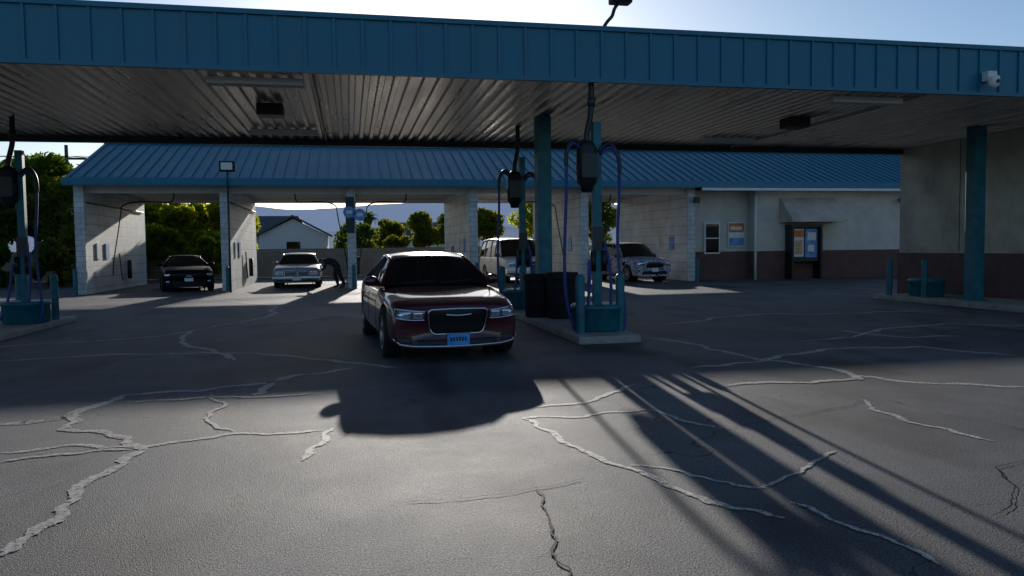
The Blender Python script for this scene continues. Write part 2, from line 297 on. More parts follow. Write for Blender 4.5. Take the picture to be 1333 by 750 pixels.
# ------------------------------------------------------------ vacuums
def vacuum(loc,full=True,flip=1):
    e=empty('vacuum_station',loc)
    lathe('concrete_tub',[(.001,0),(.40,0),(.43,.03),(.43,.36),(.46,.37),(.46,.43),(.42,.45),(.001,.45)],M_tealpost,e,n=36)
    if not full: return e
    box('post',-.07,.07,-.07,.07,.4,3.5,M_tealpost,e,.008)
    ox=-.19*flip
    lathe('canister',[(.001,2.33),(.09,2.33),(.11,2.42),(.165,2.48),(.17,2.7),(.18,2.72),(.18,2.78),(.17,2.8),(.17,3.05),(.13,3.14),(.06,3.18),(.001,3.18)],M_black,e,(ox,-.06,0))
    box('control_box',ox-.13,ox+.13,-.26,-.2,2.55,2.95,M_darksteel,e,.01)
    box('bracket',min(ox,0)-.02,max(ox,0)+.02,-.02,.02,3.0,3.06,M_darksteel,e)
    box('bracket_low',min(ox,0)-.02,max(ox,0)+.02,-.02,.02,2.5,2.56,M_darksteel,e)
    tube('exhaust_pipe',[(ox,-.06,3.15),(ox,-.06,3.3),(ox+.1,-.03,3.6),(ox+.1,-.03,3.8),(ox+.1,-.03,4.3)],.05,M_black,e)
    cyl('pipe_collar',(ox+.1,-.03,3.75),(ox+.1,-.03,3.9),.065,M_darksteel,e)
    box('sign_plate',-.1,.1,-.085,-.075,1.35,1.75,M_darksteel,e)
    tube('hose_left',[(-.25,-.1,2.95),(-.35,-.12,3.12),(-.5,-.15,3.15),(-.58,-.17,2.95),(-.57,-.17,2.3),(-.62,-.2,1.6),(-.64,-.22,.9),(-.6,-.25,.35),(-.48,-.3,.05),(-.3,-.3,.1),(-.2,-.22,.6),(-.16,-.12,1.2)],.027,M_hose,e)
    tube('hose_right',[(.05,-.1,2.95),(.15,-.12,3.1),(.3,-.13,3.05),(.36,-.15,2.8),(.34,-.18,2.2),(.28,-.2,1.5),(.33,-.22,.9),(.42,-.28,.3),(.36,-.32,-.07),(.2,-.33,-.02),(.12,-.26,.4),(.22,-.18,1.0),(.1,-.1,1.5)],.027,M_hose,e)
    tube('hose_arm',[(-.25,-.08,3.0),(-.34,-.1,3.2),(-.5,-.14,3.2),(-.585,-.17,2.98),(-.575,-.17,2.75)],.034,M_black,e)
    tube('hose_arm_right',[(.02,-.08,3.0),(.14,-.1,3.17),(.3,-.12,3.12),(.37,-.15,2.85),(.355,-.16,2.65)],.034,M_black,e)
    for s in(-1,1): cyl('nozzle_holder',(s*.1,-.1,1.0),(s*.1,-.1,1.35),.05,M_black,e)
    return e
vacuum((4.1,12.45,.13)); vacuum((3.95,17.5,.13)); vacuum((-6.5,17.4,.13)); vacuum((15.0,17.7,.13),False)
vacuum((-6.75,12.6,.13))
def bollard(x,y,z=.13):
    o=lathe('bollard',[(.075,0),(.075,.88),(.068,.925),(.045,.955),(.001,.965)],M_tealpost,None,(x,y,z),16)
for p in((3.68,12.05),(4.42,12.2),(3.62,18.3),(4.4,18.35),(-6.2,18.1),(-6.95,18.3),(14.35,18.3),(14.6,17.3),(-6.35,12.2)): bollard(*p)
bollard(-9.75,30.5,0); bollard(-4.5,30.5,0); bollard(.15,30.5,0); bollard(5.0,30.5,0); bollard(9.7,30.5,0); bollard(14.5,30.4,0)
def barrel(x,y,r=.29,h=.86):
    e=empty('trash_barrel',(x,y,.13))
    lathe('drum',[(.001,0),(r*.9,0),(r*.92,.02),(r*.95,h*.33),(r*.975,h*.345),(r*.955,h*.36),(r*.98,h*.66),(r*1.005,h*.675),(r*.985,h*.69),(r,h*.96),(r*1.06,h*.97),(r*1.06,h),(r*.97,h),(r*.90,h*.7),(.001,h*.6)],M_rubber,e)
    lathe('bag_rim',[(r*1.075,h-.1),(r*1.085,h-.02),(r*1.05,h+.012),(r*.95,h+.005)],M_rubber,e)
barrel(3.72,15.2,.26); barrel(4.12,14.75,.31,.9)

# ------------------------------------------------------------ car wash building
cw=empty('car_wash_building')
WX=[-9.65,-4.6,.1,4.95,9.65,14.45]; WY0,WY1=31.0,39.6; EZ=4.05
for i,wx in enumerate(WX):
    box('bay_wall',wx-.13,wx+.13,WY0,WY1,0,EZ-.02,M_block,cw)
    box('bay_wall_end_pier',wx-.17,wx+.17,WY0-.12,WY0-.005,0,EZ-.02,M_block2,cw,.01)
RX0,RX1=-9.95,30.0; RY,RZ=35.3,6.1; EY0,EY1=30.3,40.3
V=[(RX0,EY0,EZ+.16),(RX1,EY0,EZ+.16),(RX1,RY,RZ),(RX0,RY,RZ),(RX0,EY1,EZ+.16),(RX1,EY1,EZ+.16),
   (RX0,EY0,EZ+.05),(RX1,EY0,EZ+.05),(RX1,EY1,EZ+.05),(RX0,EY1,EZ+.05)]
F=[(0,1,2,3),(3,2,5,4),(6,9,8,7),(0,6,7,1),(4,5,8,9),(0,3,4,9,6),(1,7,8,5,2)]
obj_from('roof',V,F,M_tealroof,cw)
V=[];F=[];xx=RX0+.15
while xx<RX1-.1:
    for (ya,za,yb,zb) in((EY0,EZ+.16,RY,RZ),(EY1,EZ+.16,RY,RZ)):
        b=len(V)
        for dx in(0,.035):
            V+=[(xx+dx,ya,za),(xx+dx,yb,zb),(xx+dx,yb,zb+.055),(xx+dx,ya,za+.055)]
        F+=[(b,b+1,b+2,b+3),(b+7,b+6,b+5,b+4),(b+3,b+2,b+6,b+7),(b,b+3,b+7,b+4)]
    xx+=.41
obj_from('roof_seams',V,F,M_tealroof,cw)
tube('ridge_cap',[(RX0,RY,RZ+.03),(RX1,RY,RZ+.03)],.07,M_tealroof,cw,False)
box('eave_fascia',RX0-.03,RX1,EY0-.06,EY0-.003,EZ-.06,EZ+.2,M_teal,cw)
box('gutter',RX0,14.3,EY0-.12,EY0-.063,EZ-.1,EZ-.04,M_tealpost,cw)
box('rear_eave',RX0-.03,RX1,EY1+.003,EY1+.06,EZ-.06,EZ+.2,M_teal,cw)
box('soffit',RX0+.02,14.7,EY0,EY1-.02,EZ-.02,EZ+.03,M_ceil2,cw)
box('front_header',-9.8,14.6,WY0+.2,WY0+.32,EZ-.3,EZ-.025,M_white,cw)
box('rear_header',-9.8,14.6,WY1-.35,WY1-.2,EZ-.2,EZ-.025,M_white,cw)
box('office_wall_recess',14.62,17.5,31.6,39.4,1.25,EZ-.1,M_stucco2,cw); box('office_base_recess',14.61,17.5,31.57,39.43,0,1.25,M_wains,cw)
box('office_wall',17.52,30,31.0,39.5,1.25,EZ-.06,M_stucco2,cw); box('office_base',17.51,30.02,30.97,39.53,0,1.25,M_wains,cw)
box('office_gutter',14.6,30,30.12,30.23,EZ-.2,EZ-.09,M_white,cw)
cyl('downspout',(17.45,30.85,0),(17.45,30.85,EZ-.2),.06,M_white,cw)
box('window_frame',15.35,16.1,31.5,31.59,1.15,2.55,M_white,cw); box('window_pane',15.42,16.03,31.48,31.498,1.22,2.48,M_glass,cw); box('window_mullion',15.42,16.03,31.465,31.478,1.82,1.87,M_white,cw)
V=[(18.7,30.97,3.6),(21.4,30.97,3.6),(21.4,30.0,2.65),(18.7,30.0,2.65),(18.7,30.0,2.5),(21.4,30.0,2.5),(18.7,30.97,2.5),(21.4,30.97,2.5)]
obj_from('awning',V,[(0,3,2,1),(3,4,5,2),(0,6,4,3),(1,2,5,7),(4,6,7,5)],M_stucco,cw)
for sx in(14.55,24.6):
    cyl('wall_lamp_arm',(sx,30.9,3.5),(sx,30.65,3.5),.03,M_black,cw); box('wall_lamp',sx-.12,sx+.12,30.5,30.68,3.35,3.6,M_black,cw,.02)
ss=empty('wall_sign'); M_or=mat('sign_orange',(.65,.18,.03),.5,var=.3,vscale=9); M_bl=mat('sign_blue',(.12,.30,.60),.5,var=.45,vscale=5); M_wp=mat('sign_white',(.75,.75,.72),.5,var=.2,vscale=9)
box('sign_back',16.5,17.3,31.52,31.56,1.45,2.55,M_wp,ss); box('sign_orange_panel',16.54,17.26,31.505,31.518,2.1,2.5,M_or,ss); box('sign_blue_panel',16.54,17.26,31.505,31.518,1.5,1.85,M_bl,ss); box('sign_text',16.6,17.15,31.495,31.503,2.2,2.35,M_wp,ss)
ks=empty('payment_kiosk')
boxes('frame',[(18.95,19.05,30.4,30.95,0,2.4),(20.35,20.45,30.4,30.95,0,2.4),(19.05,20.35,30.4,30.95,2.28,2.4),(19.05,20.35,30.5,30.95,.78,.9)],M_black,ks)
box('machine_body',19.05,20.35,30.6,30.94,.9,2.28,M_darksteel,ks)
box('price_panel',19.12,19.62,30.56,30.598,.98,2.2,M_wp,ks); box('price_panel_header',19.14,19.6,30.545,30.558,1.85,2.15,M_or,ks); box('price_panel_text',19.2,19.55,30.545,30.558,1.1,1.7,mat('panel_tan',(.6,.38,.2),.5,var=.5,vscale=16),ks)
box('card_panel',19.7,20.28,30.56,30.598,.95,2.2,M_bl,ks); box('card_reader',19.8,20.1,30.5,30.56,1.2,1.5,M_wp,ks); box('screen',19.8,20.2,30.545,30.558,1.7,2.05,M_wp,ks)
for i in range(5):
    xm=(WX[i]+WX[i+1])/2; b=empty('wash_boom',(xm,34.5,0)); s=1 if i%2 else -1
    tube('boom',[(0,0,EZ-.05),(0,0,EZ-.35),(s*.1,0,EZ-.5),(s*.8,-.5,EZ-.42),(s*1.6,-1.0,EZ-.5),(s*1.75,-1.1,EZ-.7)],.03,M_darksteel,b)
    tube('pressure_hose',[(s*1.75,-1.1,EZ-.68),(s*1.8,-1.15,2.9),(s*1.95,-1.1,2.1),(s*2.1,-1.2,1.2),(s*2.2,-1.0,.4),(s*2.2,-.9,.75),(s*2.2,-.8,1.2)],.022,M_black,b)
    e=empty('bay_wall_equipment',(WX[i]+.14,0,0))
    for yy in(32.2,33.3): box('instruction_panel',0,.03,yy,yy+.45,1.3,1.9,M_wp if yy<33 else M_bl,e)
    tube('wand',[(.06,35,1.5),(.06,35.1,.9),(.1,35.2,.35)],.025,M_black,e)
    cyl('foam_brush_holster',(.12,36.2,.4),(.12,36.2,1.2),.09,M_black,e)
    tube('pipe_run',[(.04,31.2,3.4),(.04,39.2,3.4)],.03,M_darksteel,e,False)
    e2=empty('bay_wall_equipment',(WX[i+1]-.14,0,0))
    for yy,c in((32.4,M_bl),(34.0,M_wp)): box('instruction_panel',-.03,0,yy,yy+.5,1.35,1.95,c,e2)
    tube('coiled_hose',[(-.06,36+.3*math.cos(t),1.3+.35*math.sin(t)) for t in [k*.5 for k in range(26)]],.02,M_black,e2)
for wx,hz in((.02,3.0),(.42,2.9)):
    s=empty('bay_sign',(wx,WY0-.16,hz))
    cyl('disc',(0,-.02,0),(0,.02,0),.24,M_bl,s,n=8 if wx<.2 else 24); box('legend',-.12,.12,-.032,-.022,-.06,.08,M_wp,s)
box('bay_signboard',-.12,.22,WY0-.16,WY0-.13,2.2,3.6,M_darksteel,cw)
el=empty('eave_floodlight',(-4.35,EY0-.2,4.35)); cyl('pole',(0,0,-.45),(0,0,.15),.025,M_black,el); box('head',-.27,.27,-.12,.1,.12,.5,M_rubber,el,.03); box('lens',-.2,.2,-.135,-.122,.18,.44,M_headin,el)
cyl('service_pole',(-4.35,30.1,0),(-4.35,30.1,4.0),.035,M_darksteel,cw)

# ------------------------------------------------------------ background
fe=box('block_fence',-45,40,45.6,45.8,0,1.62,M_fence)
hs=empty('suburban_house'); M_hw=mat('house_wall',(.66,.64,.61),.8,var=.05); M_hr=mat('house_roof_shingle',(.10,.10,.115),.9,var=.3,vscale=3,spec=.2)
box('walls',-17,-4,76,86,0,3.0,M_hw,hs)
obj_from('roof',[(-17.6,75.4,2.9),(-3.6,75.4,2.9),(-5,81,5.0),(-15,81,5.0),(-17.6,86.6,2.9),(-3.6,86.6,2.9)],[(0,1,2,3),(3,2,5,4),(0,3,4),(1,5,2),(0,4,5,1)],M_hr,hs)
obj_from('gable_wing',[(-8,73,0),(-2,73,0),(-2,73,2.9),(-5,73,4.4),(-8,73,2.9),(-8,80,0),(-2,80,0),(-2,80,2.9),(-5,80,4.4),(-8,80,2.9)],[(0,1,2,3,4),(1,6,7,2),(0,4,9,5),(5,9,8,7,6)],M_hw,hs)
obj_from('gable_roof',[(-8.5,72.5,2.85),(-5,72.5,4.75),(-1.5,72.5,2.85),(-8.5,80,2.85),(-5,80,4.75),(-1.5,80,2.85),(-8.5,72.5,2.65),(-5,72.5,4.55),(-1.5,72.5,2.65)],[(0,1,4,3),(1,2,5,4),(0,6,7,1),(1,7,8,2)],M_hr,hs)
box('window',-5.6,-4.4,72.94,72.99,1.2,2.3,M_glass,hs)
hs2=empty('suburban_house'); box('walls',3,16,95,104,0,3.0,M_hw,hs2)
obj_from('roof',[(2.4,94.4,2.9),(16.6,94.4,2.9),(14,99.5,4.9),(5,99.5,4.9),(2.4,104.6,2.9),(16.6,104.6,2.9)],[(0,1,2,3),(3,2,5,4),(0,3,4),(1,5,2),(0,4,5,1)],M_hr,hs2)
def ridge(name,y,h0,amp,col,seed,em,x0=-4000,x1=5000,n=260):
    r=np.random.default_rng(seed); V=[];F=[]; xs=np.linspace(x0,x1,n); h=np.zeros(n)
    for k,a in((4,.7),(9,.8),(19,.4),(37,.22),(71,.12),(127,.06)):
        h+=a*np.interp(np.linspace(0,k,n),np.arange(k+1),r.uniform(-1,1,k+1))
    h=h0+amp*h
    D=8
    for j in range(D+1):
        t=j/D
        for i in range(n):
            V.append((xs[i]+r.uniform(-8,8),y-1100*(1-t),max(0,h[i])*t**1.3*(1+ (0 if j==D else r.uniform(-.13,.13)))-12))
    for j in range(D):
        for i in range(n-1): a=j*n+i; F.append((a,a+1,a+n+1,a+n))
    return obj_from(name,V,F,mat(name+'_haze',col,1,var=.1,vscale=.002,spec=0,emit=em),None,True)  # distant haze put into the hills as pale colour and faint bluish emission
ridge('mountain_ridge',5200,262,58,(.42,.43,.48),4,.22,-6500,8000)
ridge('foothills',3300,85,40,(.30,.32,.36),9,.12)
up=empty('utility_pole',(-15.2,47,0)); cyl('pole',(0,0,0),(0,0,7.5),.13,M_bark,up,.09); box('crossarm',-1.0,1.0,-.06,.06,6.7,6.82,M_bark,up)
for s in(-.9,0,.9):
    tube('wire',[(s,0,6.9),(s-14,-2,6.35),(s-28,-4,6.7)],.015,M_black,up); tube('wire',[(s,0,6.9),(s+16,9,6.5),(s+40,20,7)],.015,M_black,up)

def tree(name,loc,h,rx,ry,n,m,crown0=.25,seed=0,leaf=.13,trunk=.16):
    r=np.random.default_rng(seed); e=empty(name,loc)
    V=[];F=[]
    def limb(p,q,a,b):
        p=Vector(p);q=Vector(q);u,w=frame_of(q-p);k=len(V)
        for c,rr in((p,a),(q,b)):
            for i in range(7): t=2*math.pi*i/7; V.append(c+(u*math.cos(t)+w*math.sin(t))*rr)
        for i in range(7): j=(i+1)%7; F.append((k+i,k+j,k+7+j,k+7+i))
    top=Vector((r.uniform(-.3,.3),r.uniform(-.3,.3),h*.55)); mid=Vector((top.x*.3+.1,top.y*.4,h*.28))
    limb((0,0,-.1),mid,trunk,trunk*.75); limb(mid,top,trunk*.75,trunk*.4)
    cs=[]
    for i in range(13):
        a=r.uniform(0,6.283); rad=r.uniform(.25,.85); zz=r.uniform(crown0+.08,.93)
        sh=math.sqrt(max(.1,1-((zz-(crown0+1)/2)/((1-crown0)/2))**2))
        c=Vector((math.cos(a)*rx*rad*sh,math.sin(a)*ry*rad*sh,h*zz)); cs.append((c,r.uniform(.22,.42)*min(rx,h*.4)))
        st=mid.lerp(top,r.uniform(0,1)); limb(st,c,trunk*.35,trunk*.08)
    cs.append((Vector((0,0,h*.6)),rx*.5)); cs.append((top+Vector((0,0,h*.3)),rx*.3))
    obj_from('trunk_and_limbs',V,F,M_bark,e,True)
    C=np.array([c for c,_ in cs]); R=np.array([q for _,q in cs]); id_=r.choice(len(cs),n,p=R**2/np.sum(R**2))
    d=r.normal(size=(n,3)); d/=np.linalg.norm(d,axis=1)[:,None]
    pos=C[id_]+d*(R[id_]*r.uniform(.35,1.12,n)**.6)[:,None]*np.array([1,1,.8])
    u=r.normal(size=(n,3)); u/=np.linalg.norm(u,axis=1)[:,None]; w=np.cross(u,r.normal(size=(n,3))); w/=np.linalg.norm(w,axis=1)[:,None]
    s=leaf*r.uniform(.5,1.3,n)[:,None]
    vv=np.stack([pos-u*s,pos+w*s*.45,pos+u*s,pos-w*s*.45],1).reshape(-1,3)
    me=bpy.data.meshes.new('foliage'); me.vertices.add(4*n); me.vertices.foreach_set('co',vv.ravel().astype('f'))
    me.loops.add(4*n); me.loops.foreach_set('vertex_index',np.arange(4*n,dtype='i')); me.polygons.add(n); me.polygons.foreach_set('loop_start',np.arange(0,4*n,4,dtype='i')); me.polygons.foreach_set('loop_total',np.full(n,4,dtype='i'))
    me.update(); me.validate(); me.materials.append(m); o=bpy.data.objects.new('foliage',me); COL.objects.link(o); o.parent=e
M_lf1=leaf_mat('leaves_dark',(.05,.085,.022),.4); M_lf2=leaf_mat('leaves_bright',(.12,.15,.025),.65); M_lf3=leaf_mat('leaves_olive',(.075,.095,.03),.5)
T=[(-13.2,41.5,5.4,2.3,M_lf3,5500),(-16.2,43.5,6.8,3.1,M_lf1,8500),(-20.5,42,7.0,3.3,M_lf1,8500),(-24.5,46.5,7.4,3.4,M_lf1,6000),(-14.2,48.5,6.4,2.6,M_lf1,5000),(-18,50,7.0,3,M_lf3,5000),
(-11.6,49,5.2,2.4,M_lf2,6500),(-9.2,51,4.6,2.2,M_lf2,6000),(-6.9,50,4.7,1.9,M_lf2,5000),(-13,55,6,2.6,M_lf3,4000),(-12.5,46.8,3.0,1.5,M_lf2,3500),(-8.2,47.5,2.8,1.5,M_lf2,3500),(-10.2,48,4.4,2.0,M_lf2,5500),
(-11.0,44.2,3.4,1.5,M_lf2,4500),(-9.2,44.5,2.8,1.4,M_lf3,4500),(-7.6,44.6,2.4,1.2,M_lf2,3500),(-12.8,44.0,3.6,1.6,M_lf3,4000),
(1.2,70,3.8,2.2,M_lf1,2500),(5.6,58,4.2,1.8,M_lf3,3500),(8.0,62,4.6,2.2,M_lf1,3500),(10.6,60,4.8,2.0,M_lf3,3500),(14.2,56,5.6,2.4,M_lf2,4000),(18,55,5.6,2.5,M_lf1,4000),(-.5,90,3.6,2.5,M_lf1,2000),(2.8,49,2.4,1.4,M_lf3,2500),(-19.5,36.8,3.2,1.8,M_lf1,4000),(-24,37,4.2,2.2,M_lf1,4000),(-16,39,2.6,1.6,M_lf1,4000),(-13.2,38.5,2.2,1.4,M_lf3,3500),(3.4,64,4.0,1.9,M_lf3,3000)]
for i,(x,y,h,r_,m,n) in enumerate(T): tree('tree' if h>3.3 else 'bush',(x,y,0),h,r_,r_,n,m,.3 if h>3.7 else .02,seed=i+11,leaf=.11+.0012*y)
def palm(x,y,h):
    e=empty('palm_tree',(x,y,0)); cyl('trunk',(0,0,0),(0,0,h),.2,M_bark,e,.14); V=[];F=[]; r=random.Random(int(x*7))
    for k in range(34):
        a=r.uniform(0,6.28); el=r.uniform(-.6,1.3); L=1.5; px=0;pz=0;b=len(V)
        for s in range(6):
            ww=.28*math.sin((s+.5)/6*math.pi)+.02; c=Vector((math.cos(a)*px,math.sin(a)*px,h+pz)); t=Vector((-math.sin(a),math.cos(a),0))
            V+=[c-t*ww,c+t*ww]; px+=math.cos(el)*L/6; pz+=math.sin(el)*L/6; el-=.28
        for s in range(5): F.append((b+2*s,b+2*s+1,b+2*s+3,b+2*s+2))
    obj_from('fronds',V,F,M_lf1,e)
palm(2.4,92,5.2); palm(4.6,96,4.4); palm(13.5,88,6)

# ------------------------------------------------------------ vehicles
def ell(c,r,n=12,m=8):
    V=[];F=[]
    for j in range(m+1):
        t=math.pi*j/m
        for i in range(n): a=2*math.pi*i/n; V.append((c[0]+r[0]*math.sin(t)*math.cos(a),c[1]+r[1]*math.sin(t)*math.sin(a),c[2]+r[2]*math.cos(t)))
    for j in range(m):
        for i in range(n): k=(i+1)%n; F.append((j*n+i,(j+1)*n+i,(j+1)*n+k,j*n+k))
    return V,F
def interp(tab,d,k):
    xs=[t[0] for t in tab]; return float(np.interp(d,xs,[t[k] for t in tab]))
def vehicle(name,loc,rz,c):
    e=empty(name,loc,rz); L,W,H=c['L'],c['W'],c['H']; hw=W/2; zb=c.get('zb',.2); paint=c['paint']
    tab=c['prof']
    ds=sorted(set([t[0] for t in tab]+[L*k/14 for k in range(1,14)])); rings=[]
    k1=c.get('kf',.22);k2=.12
    for d in ds:
        zt=interp(tab,d,1); w=hw*interp(tab,d,2); zs=zt-c.get('shd',.09); hh=zs-zb
        half=[(0,zb),(.8*w,zb),(.95*w,zb+.05),(.985*w,zb+.2*hh),(w,zb+.5*hh),(.985*w,zb+.8*hh),(.955*w,zs),(.87*w,zs+.65*(zt-zs)),(.5*w,zt-.004),(0,zt)]
        ring=[]
        for (x,z) in half+[(-x,z) for x,z in half[-2:0:-1]]:
            y=d-L/2; s=max(0,1-d/(L*.22)); y+=k1*s*(abs(x)/hw)**2.4; s2=max(0,1-(L-d)/(L*.2)); y-=k2*s2*(abs(x)/hw)**2.4
            ring.append((x,y,z))
        rings.append(ring)
    n=len(rings[0]);V=[p for r in rings for p in r];F=[]
    for k in range(len(rings)-1):
        for i in range(n): j=(i+1)%n; F.append((k*n+i,(k+1)*n+i,(k+1)*n+j,k*n+j))
    F.append(tuple(range(n))); F.append(tuple(range((len(rings)-1)*n,len(rings)*n))[::-1])
    body=obj_from('body',V,F,paint,None,True)
    ss_=body.modifiers.new('s','SUBSURF'); ss_.levels=2; ss_.render_levels=2
    cut=[]
    R=c['wr']; wy=[-L/2+c['fo'],-L/2+c['fo']+c['wb']]
    for y in wy:
        for s in(-1,1):
            cc=cyl('cut',(s*(hw-.34),y,R),(s*(hw+.3),y,R),R+.055,M_black,None,n=40); cut.append(cc)
            m_=body.modifiers.new('b','BOOLEAN'); m_.operation='DIFFERENCE'; m_.object=cc; m_.solver='EXACT'
    dg=bpy.context.evaluated_depsgraph_get(); me=bpy.data.meshes.new_from_object(body.evaluated_get(dg)); body.modifiers.clear(); body.data=me
    for cc in cut: bpy.data.objects.remove(cc,do_unlink=True)
    for p in me.polygons: p.use_smooth=True
    try: me.set_sharp_from_angle(angle=math.radians(38))
    except Exception: pass
    body.parent=e
    bvh=BVHTree.FromPolygons([v.co.copy() for v in me.vertices],[tuple(p.vertices) for p in me.polygons])
    def fy(x,z,off=.006):
        h=bvh.ray_cast(Vector((x,-L,z)),Vector((0,1,0)))
        return (h[0].y if h[0] is not None and h[0].y<0 else -L/2+.25)-off
    def sx(y,z,off=.004):
        h=bvh.ray_cast(Vector((3,y,z)),Vector((-1,0,0))); return (h[0].x if h[0] is not None else hw*.9)+off
    def patch(nm,xa,xb,zlo,zhi,m,off=.006,nx=10,nz=5,both=False):
        for s in((1,-1) if both else (1,)):
            V=[];F=[]
            for i in range(nx+1):
                x=xa+(xb-xa)*i/nx; a=zlo(x) if callable(zlo) else zlo; b=zhi(x) if callable(zhi) else zhi
                for j in range(nz+1):
                    z=a+(b-a)*j/nz; V.append((s*x,fy(s*x,z,off),z))
            for i in range(nx):
                for j in range(nz):
                    a=i*(nz+1)+j; q=(a,a+nz+1,a+nz+2,a+1); F.append(q if s>0 else q[::-1])
            o=obj_from(nm,V,F,m,e,True); so=o.modifiers.new('t','SOLIDIFY'); so.thickness=.02; so.offset=-1
    def ftube(nm,pts,r,m,cyc=False,off=.008):
        return tube(nm,[(x,fy(x,z,off),z) for x,z in pts],r,m,e,False,cyc=cyc)
    g=c['gh']; zb2=g['z']; wbd,rf,rr,rbd=g['d']; bw,tw=g['w']; Hr=H-.06
    dd=[wbd,wbd+(rf-wbd)*.33,wbd+(rf-wbd)*.66,wbd+(rf-wbd)*.93,rf,rf+.08]+[rf+(rr-rf)*k for k in(.14,.22,.3,.4,.5,.6,.75)]+[rr-.08,rr,rr+(rbd-rr)*.5,rbd]
    rings=[]
    for d in dd:
        t=min(1,(d-wbd)/(rf-wbd)) if d<rr else max(0,1-(d-rr)/(rbd-rr))
        tt=t**.93; zr=zb2+.005+(Hr-zb2-.025)*tt
        if rf<d<=rr: zr+=.072*math.sin(math.pi*(d-rf)/(rr-rf))
        wt=bw+(tw-bw)*tt; base=bw*(1 if .2<t else .97)
        half=[(base,zb2-.04),(base+(wt-base)*.45+.012*t,zb2+(zr-zb2)*.48),(wt+.012,zr-.055*tt),(wt-.05,zr-.012*tt),(wt*.5,zr+.012*tt),(0,zr+.02*tt)]
        ring=[]
        for x,z in half+[(-x,z) for x,z in half[-2::-1]]:
            y=d-L/2
            if d<=rf+.13: y+=.10*(abs(x)/bw)**2
            if d>=rr: y-=.06*(abs(x)/bw)**2
            ring.append((x,y,z))
        rings.append(ring)
    n=len(rings[0]);V=[p for r in rings for p in r];F=[];fm=[]
    i0=dd.index(rf); i1=dd.index(rr)
    for k in range(len(rings)-1):
        for i in range(n-1):
            F.append((k*n+i,(k+1)*n+i,(k+1)*n+i+1,k*n+i+1)); top=2<=i<=n-4
            fm.append(0 if (i0<=k<i1 and top) else 1)
    obj_from('greenhouse',V,F,[paint,M_glass],e,True,fm)
    def gp(k,i,s,o=.004): p=rings[k][i]; return (s*(abs(p[0])+o),p[1],p[2]+o)
    for s in(-1,1):
        tube('a_pillar_roof_rail',[gp(k,2,s) for k in range(0,len(dd))],.034,paint,e,False)
        for dB in c.get('bp',()):
            k=min(range(len(dd)),key=lambda q:abs(dd[q]-dB)); tube('b_pillar',[gp(k,0,s),gp(k,1,s),gp(k,2,s)],.03,c.get('bpm',M_black),e,False)
        tube('belt_trim',[gp(k,0,s,.004)[:2]+(zb2+.012,) for k in range(1,len(dd)-1)],.012,c.get('trim',M_chrome),e,False)
        my=-L/2+wbd+.42; mz=zb2+.06
        obj_from('mirror',*ell((s*(hw+.02),my,mz),(.12,.07,.08)),c.get('mir',paint),e,True)
        cyl('mirror_stalk',(s*(bw-.04),my+.03,mz-.05),(s*(hw+.0),my,mz-.02),.04,M_black,e)
        for dh in c.get('handles',(2.9,3.8)):
            y=-L/2+dh; xx=sx(y,zb2-.17); cyl('door_handle',(s*(xx+.015),y,zb2-.17),(s*(xx+.015),y+.2,zb2-.17),.013,c.get('trim',M_chrome),e,n=8)
        for dh in c.get('doors',(1.75,2.85,3.95)):
            y=-L/2+dh; tube('door_seam',[(s*sx(y,z,.001),y,z) for z in np.linspace(zb+.12,zb2-.06,8)],.004,M_black,e,False)
        for y in wy: cyl('wheel_liner',(s*(hw-.36),y,R),(s*(hw-.345),y,R),R+.05,M_rubber,e,n=32)
        for y in wy:
            wx=s*(hw-.13)
            lathe('tyre',[(R*.66,-.11),(R*.8,-.12),(R*.95,-.115),(R,-.085),(R,.085),(R*.95,.115),(R*.8,.12),(R*.66,.11)],M_rubber,e,(wx,y,R),36,'X')
            lathe('rim',[(R*.67,s*.115),(R*.64,s*.10),(R*.6,s*.03),(.0,s*.02)],M_black,e,(wx,y,R),28,'X')
            for q in range(c.get('spokes',7)):
                a=2*math.pi*q/c.get('spokes',7); cyl('spoke',(wx+s*.085,y,R),(wx+s*.085,y+math.cos(a)*R*.63,R+math.sin(a)*R*.63),.03,M_rim,e,.022,8)
            lathe('rim_lip',[(R*.67,s*.118),(R*.63,s*.122),(R*.61,s*.10)],M_rim,e,(wx,y,R),36,'X')
            cyl('hub',(wx+s*.04,y,R),(wx+s*.11,y,R),.06,M_rim,e)
    box('underbody',-hw*.75,hw*.75,-L/2+.35,L/2-.35,zb-.03,zb+.05,M_rubber,e)
    for s in(-1,1): tube('wiper',[(s*.3-.25,-L/2+wbd+.03,zb2+.03),(s*.3+.25,-L/2+wbd+.10,zb2+.06)],.008,M_black,e,False)
    c['front'](e,patch,ftube,fy,hw,L)
    return e

